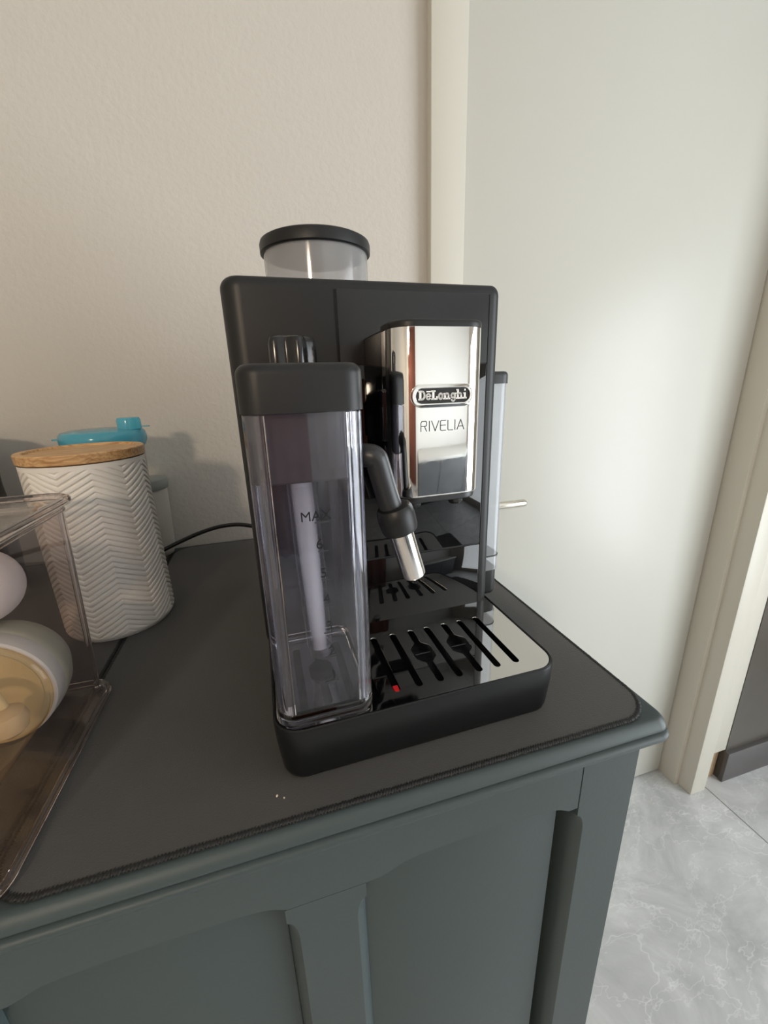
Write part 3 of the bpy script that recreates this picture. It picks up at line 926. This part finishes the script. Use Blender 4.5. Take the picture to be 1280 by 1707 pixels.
# level marks
def mk(body, size, x, z):
    me = text_mesh(body, size, 0.0003)
    y = 0.0043 - 0.0010 * (z - 0.05) / 0.221
    me.transform(Matrix.Translation((x, y, z)) @ FRONT)
    return me
marks = [('MAX', 0.2053, 0.0430, 0.0090, 0.0420, 0.0516, 0.2033), ('6', 0.1860, 0.0440, 0.0098, 0.0427, 0.0492, 0.1837),
         ('5', 0.1655, 0.0450, 0.0098, 0.0436, 0.0497, 0.1630), ('4', 0.1460, 0.0458, 0.0098, 0.0443, 0.0497, 0.1432),
         ('3', 0.1255, 0.0462, 0.0098, 0.0420, 0.0495, 0.1228), ('2', 0.1050, 0.0464, 0.0098, 0.0385, 0.0497, 0.1027), ('1', 0.0850, 0.0468, 0.0098, 0.0400, 0.0500, 0.0825)]
for body, z, x, size, l0, l1, lz in marks:
    g = obj('level_mark', mk(body, size, x, z), 'mark_clear', ca, smooth=False)
    y = 0.0043 - 0.0010 * (lz - 0.05) / 0.221
    obj('level_line', rbox(l0, l1, y - 0.0001, y + 0.0002, lz, lz + 0.0010, 0.0), 'print_dark', g, smooth=False)
# milk spout
msp = smooth_path([(0.0700, 0.034, 0.2405), (0.0780, 0.0270, 0.2407), (0.0850, 0.0222, 0.2402), (0.0880, 0.0214, 0.2384), (0.0897, 0.0215, 0.2345), (0.0950, 0.0221, 0.2150), (0.1012, 0.0225, 0.1930)], 5)
ms = obj('milk_spout', MB().tube(msp, [0.0081] * len(msp), 20), 'wand_grey', ca)
ax = (Vector((0.1155, 0.0225, 0.1455)) - Vector((0.0992, 0.0222, 0.2050))).normalized()
p0 = Vector((0.1000, 0.0222, 0.2035))
def along(d):
    return tuple(p0 + ax * d)
obj('spout_collar', MB().tube([along(0), along(0.0006), along(0.003), along(0.008), along(0.017), along(0.0200), along(0.0206)], [0.0095, 0.0118, 0.0132, 0.0138, 0.0134, 0.0125, 0.0095], 32), 'body_black', ms)
obj('steel_tip', MB().tube([along(0.018), along(0.022), along(0.0560), along(0.0580), along(0.0586), along(0.0576), along(0.040)], [0.0090, 0.0090, 0.0090, 0.0088, 0.0082, 0.0076, 0.0074], 36), 'brushed_steel', ms)

# ------------------------------------------------------------------ white canister with herringbone relief and wooden lid
CX_, CY_, CR = -0.1939, 0.3176, 0.0622
cn = tag(empty('canister', (CX_, CY_, T)), 'white ceramic canister with herringbone relief and round wooden lid', 'canister')
NA, NZ = 660, 460
HZ = 0.2145
th = np.linspace(0, 2 * PI, NA, endpoint=False)
zz = np.linspace(0.0, HZ, NZ)
TH_, ZZ_ = np.meshgrid(th, zz)
ph = ((TH_ - math.radians(-97)) / (2 * PI) * 6) % 1.0
tri = 1 - np.abs(2 * ph - 1)                          # 0 in the valleys, 1 at the peaks
hgt = ZZ_ - tri * 0.0175
f = (hgt / 0.0069) % 1.0
g = np.exp(-((np.minimum(f, 1 - f)) / 0.14) ** 2)    # grooves between the ribs
fade = np.clip((ZZ_ - 0.006) / 0.004, 0, 1) * np.clip((HZ - 0.005 - ZZ_) / 0.004, 0, 1)
edge = np.where(ZZ_ < 0.010, 0.0050 * (1 - np.clip(ZZ_ / 0.010, 0, 1)) ** 2, 0)
Rr = CR - edge - 0.0020 * g * fade
V = np.stack([Rr * np.cos(TH_), Rr * np.sin(TH_), ZZ_ + 0.0003], -1).reshape(-1, 3)
ii, jj = np.meshgrid(np.arange(NZ - 1), np.arange(NA), indexing='ij')
a = ii * NA + jj
b = ii * NA + (jj + 1) % NA
F = np.stack([a, b, b + NA, a + NA], -1).reshape(-1, 4)
cme = bpy.data.meshes.new('body')
cme.vertices.add(len(V))
cme.vertices.foreach_set('co', V.ravel())
cme.loops.add(F.size)
cme.loops.foreach_set('vertex_index', F.ravel())
cme.polygons.add(len(F))
cme.polygons.foreach_set('loop_start', np.arange(0, F.size, 4))
cme.update(calc_edges=True)
cme.validate()
obj('body', cme, 'ceramic', cn, angle=70, recalc=False)
obj('base_disc', MB().lathe([(0.0, 0.0003), (0.0575, 0.0003), (0.0575, 0.003), (0.0, 0.003)], 48, cap0=False, cap1=False), 'ceramic', cn)
obj('lid', MB().lathe([(0.0, HZ - 0.004), (0.056, HZ - 0.004), (0.0565, HZ + 0.0006), (0.0618, HZ + 0.0008), (0.0632, HZ + 0.002), (0.0636, HZ + 0.0112), (0.0628, HZ + 0.0122), (0.0560, HZ + 0.0124), (0.0553, HZ + 0.0118), (0.0548, HZ + 0.0098), (0.0, HZ + 0.0098)], 72, cap0=False, cap1=False), 'lid_wood', cn, angle=40)

# ------------------------------------------------------------------ cups at the wall
bc = tag(empty('lidded_cup', (-0.2120, 0.446, T)), 'frosted cup with translucent blue snap lid and round cap, behind the canister', 'cup')
obj('cup_wall', MB().lathe([(0.038, 0.0005), (0.040, 0.002), (0.0485, 0.208), (0.0490, 0.214), (0.0470, 0.214), (0.038, 0.004), (0.0, 0.004)], 48, cap0=False, cap1=False), 'acrylic', bc)
bl_ = obj('snap_lid', MB().lathe([(0.0480, 0.211), (0.0510, 0.214), (0.0545, 0.2215), (0.0548, 0.2280), (0.0535, 0.2335), (0.0505, 0.2370), (0.0420, 0.2390), (0.0, 0.2405), (0.0, 0.2385), (0.041, 0.2370), (0.0490, 0.2350), (0.0520, 0.2320), (0.0525, 0.2235), (0.0500, 0.2160)], 56, cap0=False, cap1=False), 'lid_blue', bc)
obj('pull_tab', rprism(-0.0650, -0.0510, -0.0070, 0.0070, 0.2265, 0.2285, 0.006, rs=(0.006, 0.001, 0.001, 0.006)), 'lid_blue', bl_)
obj('cap', MB().lathe([(0.0, 0.2380), (0.0155, 0.2380), (0.0155, 0.2500), (0.0140, 0.2540), (0.0, 0.2545)], 40, (0.0370, -0.004, 0), False, False), 'lid_blue', bl_)
obj('cap_tab', rprism(0.050, 0.0630, -0.008, 0.001, 0.2400, 0.2414, 0.003), 'lid_blue', bl_)
gc = tag(empty('small_cup', (-0.1965, 0.546, T)), 'small pale tapered cup with grey lid against the wall behind the canister', 'cup')
obj('cup_wall', MB().lathe([(0.0, 0.0004), (0.017, 0.0004), (0.022, 0.004), (0.0255, 0.014), (0.0300, 0.128), (0.0, 0.128)], 40, cap0=False, cap1=False), 'cup_pale', gc)
obj('cup_lid', MB().lathe([(0.0, 0.126), (0.0322, 0.126), (0.0330, 0.1285), (0.0330, 0.1370), (0.0310, 0.1425), (0.027, 0.1445), (0.0, 0.1450)], 40, cap0=False, cap1=False), 'grey_lid', gc)
bb = tag(empty('black_vessel', (-0.4385, 0.47, T)), 'black waisted vessel with flat rim standing behind the clear plastic box', 'vessel')
obj('vessel_body', MB().lathe([(0.0, 0.0005), (0.058, 0.0005), (0.061, 0.004), (0.066, 0.09), (0.0675, 0.13), (0.0660, 0.16), (0.0675, 0.20), (0.0720, 0.232), (0.0, 0.232)], 48, cap0=False, cap1=False), 'bottle_black', bb)
obj('vessel_rim', MB().lathe([(0.0, 0.2315), (0.0730, 0.2315), (0.0735, 0.2335), (0.0725, 0.2352), (0.066, 0.2352), (0.064, 0.2330), (0.0, 0.2330)], 48, cap0=False, cap1=False), 'cup_pale', bb)

# ------------------------------------------------------------------ clear plastic box with baby bottles
bx0, bx1, by0, by1 = -0.470, -0.1695, -0.022, 0.1680
px = tag(empty('clear_box', ((bx0 + bx1) / 2, (by0 + by1) / 2, T)), 'clear acrylic storage box with rimmed lid holding baby bottles', 'box')
OFF = Matrix.Translation((-(bx0 + bx1) / 2, -(by0 + by1) / 2, -T))
def po(name, geo, m='acrylic', parent=None, **k):
    o = obj(name, geo, m, parent or px, **k)
    if parent is None:
        o.matrix_parent_inverse = OFF
    else:
        o.matrix_parent_inverse = Matrix.Identity(4)
    return o
def bring(i, z, r):
    return rr(bx0 + i, bx1 - i, by0 + i, by1 - i, r, z, 8)
# base tray with a folded outer lip
def tring(o_, z, r):
    return rr(bx0 - o_, bx1 + o_, by0 - o_, by1 + o_, r, z, 10)
po('base_tray', MB().loft([tring(0.003, T + 0.0004, 0.018), tring(0.0075, T + 0.0010, 0.021), tring(0.0085, T + 0.0042, 0.022), tring(0.0080, T + 0.0052, 0.022), tring(0.0062, T + 0.0050, 0.020), tring(0.0052, T + 0.0030, 0.019), tring(-0.002, T + 0.0024, 0.014)], True, True))
ZB = T + 0.190
def wring(z, i):
    k = (z - T) / 0.19
    e = 0.003 * k
    return rr(bx0 - e + i, bx1 + e - i, by0 - e + i, by1 + 0.016 * k - i, max(0.010 - i, 0.002), z, 8)
po('box_wall', MB().loft([wring(T + 0.0030, 0.0), wring(ZB, 0.0), wring(ZB, 0.0022), wring(T + 0.0045, 0.0022)], False, False))
def lring(o_, z):
    return rr(bx0 - o_, bx1 + o_, by0 - o_, by1 + 0.016 + o_, 0.014 + o_, z, 8)
po('lid', MB().loft([lring(0.0030, ZB + 0.0005), lring(0.0060, ZB + 0.0006), lring(0.0066, ZB + 0.0028), lring(0.0072, ZB + 0.0050), lring(0.0086, ZB + 0.0062), lring(0.0090, ZB + 0.0082), lring(0.0080, ZB + 0.0096), lring(0.0060, ZB + 0.0094), lring(0.0040, ZB + 0.0070), lring(-0.004, ZB + 0.0060)], True, True))

po('corner_edge', MB().tube([(bx1 - 0.0035, by1 - 0.0035, T + 0.006), (bx1 - 0.0005, by1 + 0.0125, ZB)], 0.0026, 12), 'rim_glass')
def rim_path(o_, z, yb):
    p = [Vector(q) for q in rr(bx0 - o_, bx1 + o_, by0 - o_, by1 + yb + o_, 0.014 + o_, z, 8)]
    return p + [p[0], p[1]]
po('lid_rim', MB().tube(rim_path(0.0092, ZB + 0.0070, 0.016), 0.0034, 10, False), 'rim_glass')
po('wall_rim', MB().tube(rim_path(0.0046, ZB - 0.0016, 0.016), 0.0019, 10, False), 'rim_glass')
po('tray_rim', MB().tube(rim_path(0.0078, T + 0.0040, 0.0), 0.0030, 10, False), 'rim_glass')

def oriented(name, loc, axis, label, cat, group=None):
    """empty whose local z points along axis"""
    o = empty(name, loc)
    o.rotation_euler = Vector(axis).to_track_quat('Z', 'Y').to_euler()
    return tag(o, label, cat, group)
# lower bottle: lies in the box, sage cap away from us, amber body towards us
bd = oriented('baby_bottle', (-0.2235, 0.118, T + 0.0555), (0, -1, 0), 'amber baby bottle with sage cap and weighted straw lying inside the clear box', 'bottle')
obj('cap', MB().lathe([(0.0, -0.0460), (0.026, -0.0455), (0.036, -0.0425), (0.0425, -0.036), (0.0475, -0.024), (0.0495, -0.012), (0.0497, -0.0065), (0.0488, -0.005), (0.0, -0.005)], 56, cap0=False, cap1=False), 'sage_plastic', bd)
obj('collar_ring', MB().lathe([(0.040, -0.005), (0.0488, -0.005), (0.0497, -0.0035), (0.0490, 0.0085), (0.0478, 0.0100), (0.040, 0.0100)], 56, cap0=False, cap1=False), 'white_plastic', bd)
obj('amber_body', MB().lathe([(0.0440, 0.009), (0.0468, 0.0105), (0.0470, 0.0130), (0.0455, 0.0145), (0.0468, 0.0165), (0.0460, 0.020), (0.0462, 0.040), (0.0465, 0.105), (0.0440, 0.118), (0.036, 0.124), (0.0, 0.125)], 56, cap0=False, cap1=False), 'amber', bd)
obj('inner_disc', MB().lathe([(0.0, 0.0102), (0.040, 0.0102), (0.040, 0.0112), (0.012, 0.0112), (0.010, 0.0150), (0.0, 0.0150)], 48, cap0=False, cap1=False), 'straw_silicone', bd)
stp = smooth_path([(0.0, 0.004, 0.012), (0.004, 0.012, 0.022), (0.014, 0.018, 0.030), (0.024, 0.014, 0.036), (0.0275, 0.005, 0.038)], 6)
obj('straw', MB().tube(stp, 0.0038, 16), 'straw_silicone', bd)
wt = MB().lathe([(0.0, -0.0135), (0.006, -0.0125), (0.0112, -0.0080), (0.0130, 0.0), (0.0112, 0.0070), (0.006, 0.0105), (0.0, 0.0112)], 36, (0, 0, 0), False, False)
wme = wt.mesh('straw_weight', Matrix.Translation((0.0280, -0.0060, 0.0385)) @ Matrix.Rotation(-PI / 2, 4, 'X'))
obj('straw_weight', wme, 'silicone_white', bd)
# upper bottle: white domed end towards the canister
b2 = oriented('baby_bottle', (-0.2240, 0.138, T + 0.1385), (1, 0.0, 0), 'white silicone baby bottle with domed end lying on top of the amber bottle', 'bottle')
obj('bottle_body', MB().lathe([(0.0, -0.090), (0.0300, -0.090), (0.0318, -0.086), (0.0318, 0.0)] + [(0.0318 * math.cos(a), 0.0318 * math.sin(a)) for a in [PI / 2 * k / 10 for k in range(1, 10)]] + [(0.0, 0.0318)], 56, cap0=False, cap1=False), 'silicone_white', b2)
obj('bottle_collar', MB().lathe([(0.0, -0.110), (0.030, -0.110), (0.0322, -0.108), (0.0322, -0.090), (0.0, -0.090)], 48, cap0=False, cap1=False), 'white_plastic', b2)

# crumbs on the mat by the machine's corner
for k, (x, y, r) in enumerate(((-0.0030, -0.0030, 0.0009), (0.0020, -0.0060, 0.0007))):
    bm = bmesh.new()
    bmesh.ops.create_icosphere(bm, subdivisions=1, radius=r)
    for v in bm.verts:
        v.co *= random.uniform(0.75, 1.2)
    me = bpy.data.meshes.new('crumb')
    bm.to_mesh(me)
    bm.free()
    tag(obj('crumb', me, 'crumb', loc=(x, y, T + r * 0.8), smooth=False), ('larger' if k == 0 else 'smaller') + ' of two pale crumbs on the mat by the machine base', 'crumb', 'crumbs by the machine')
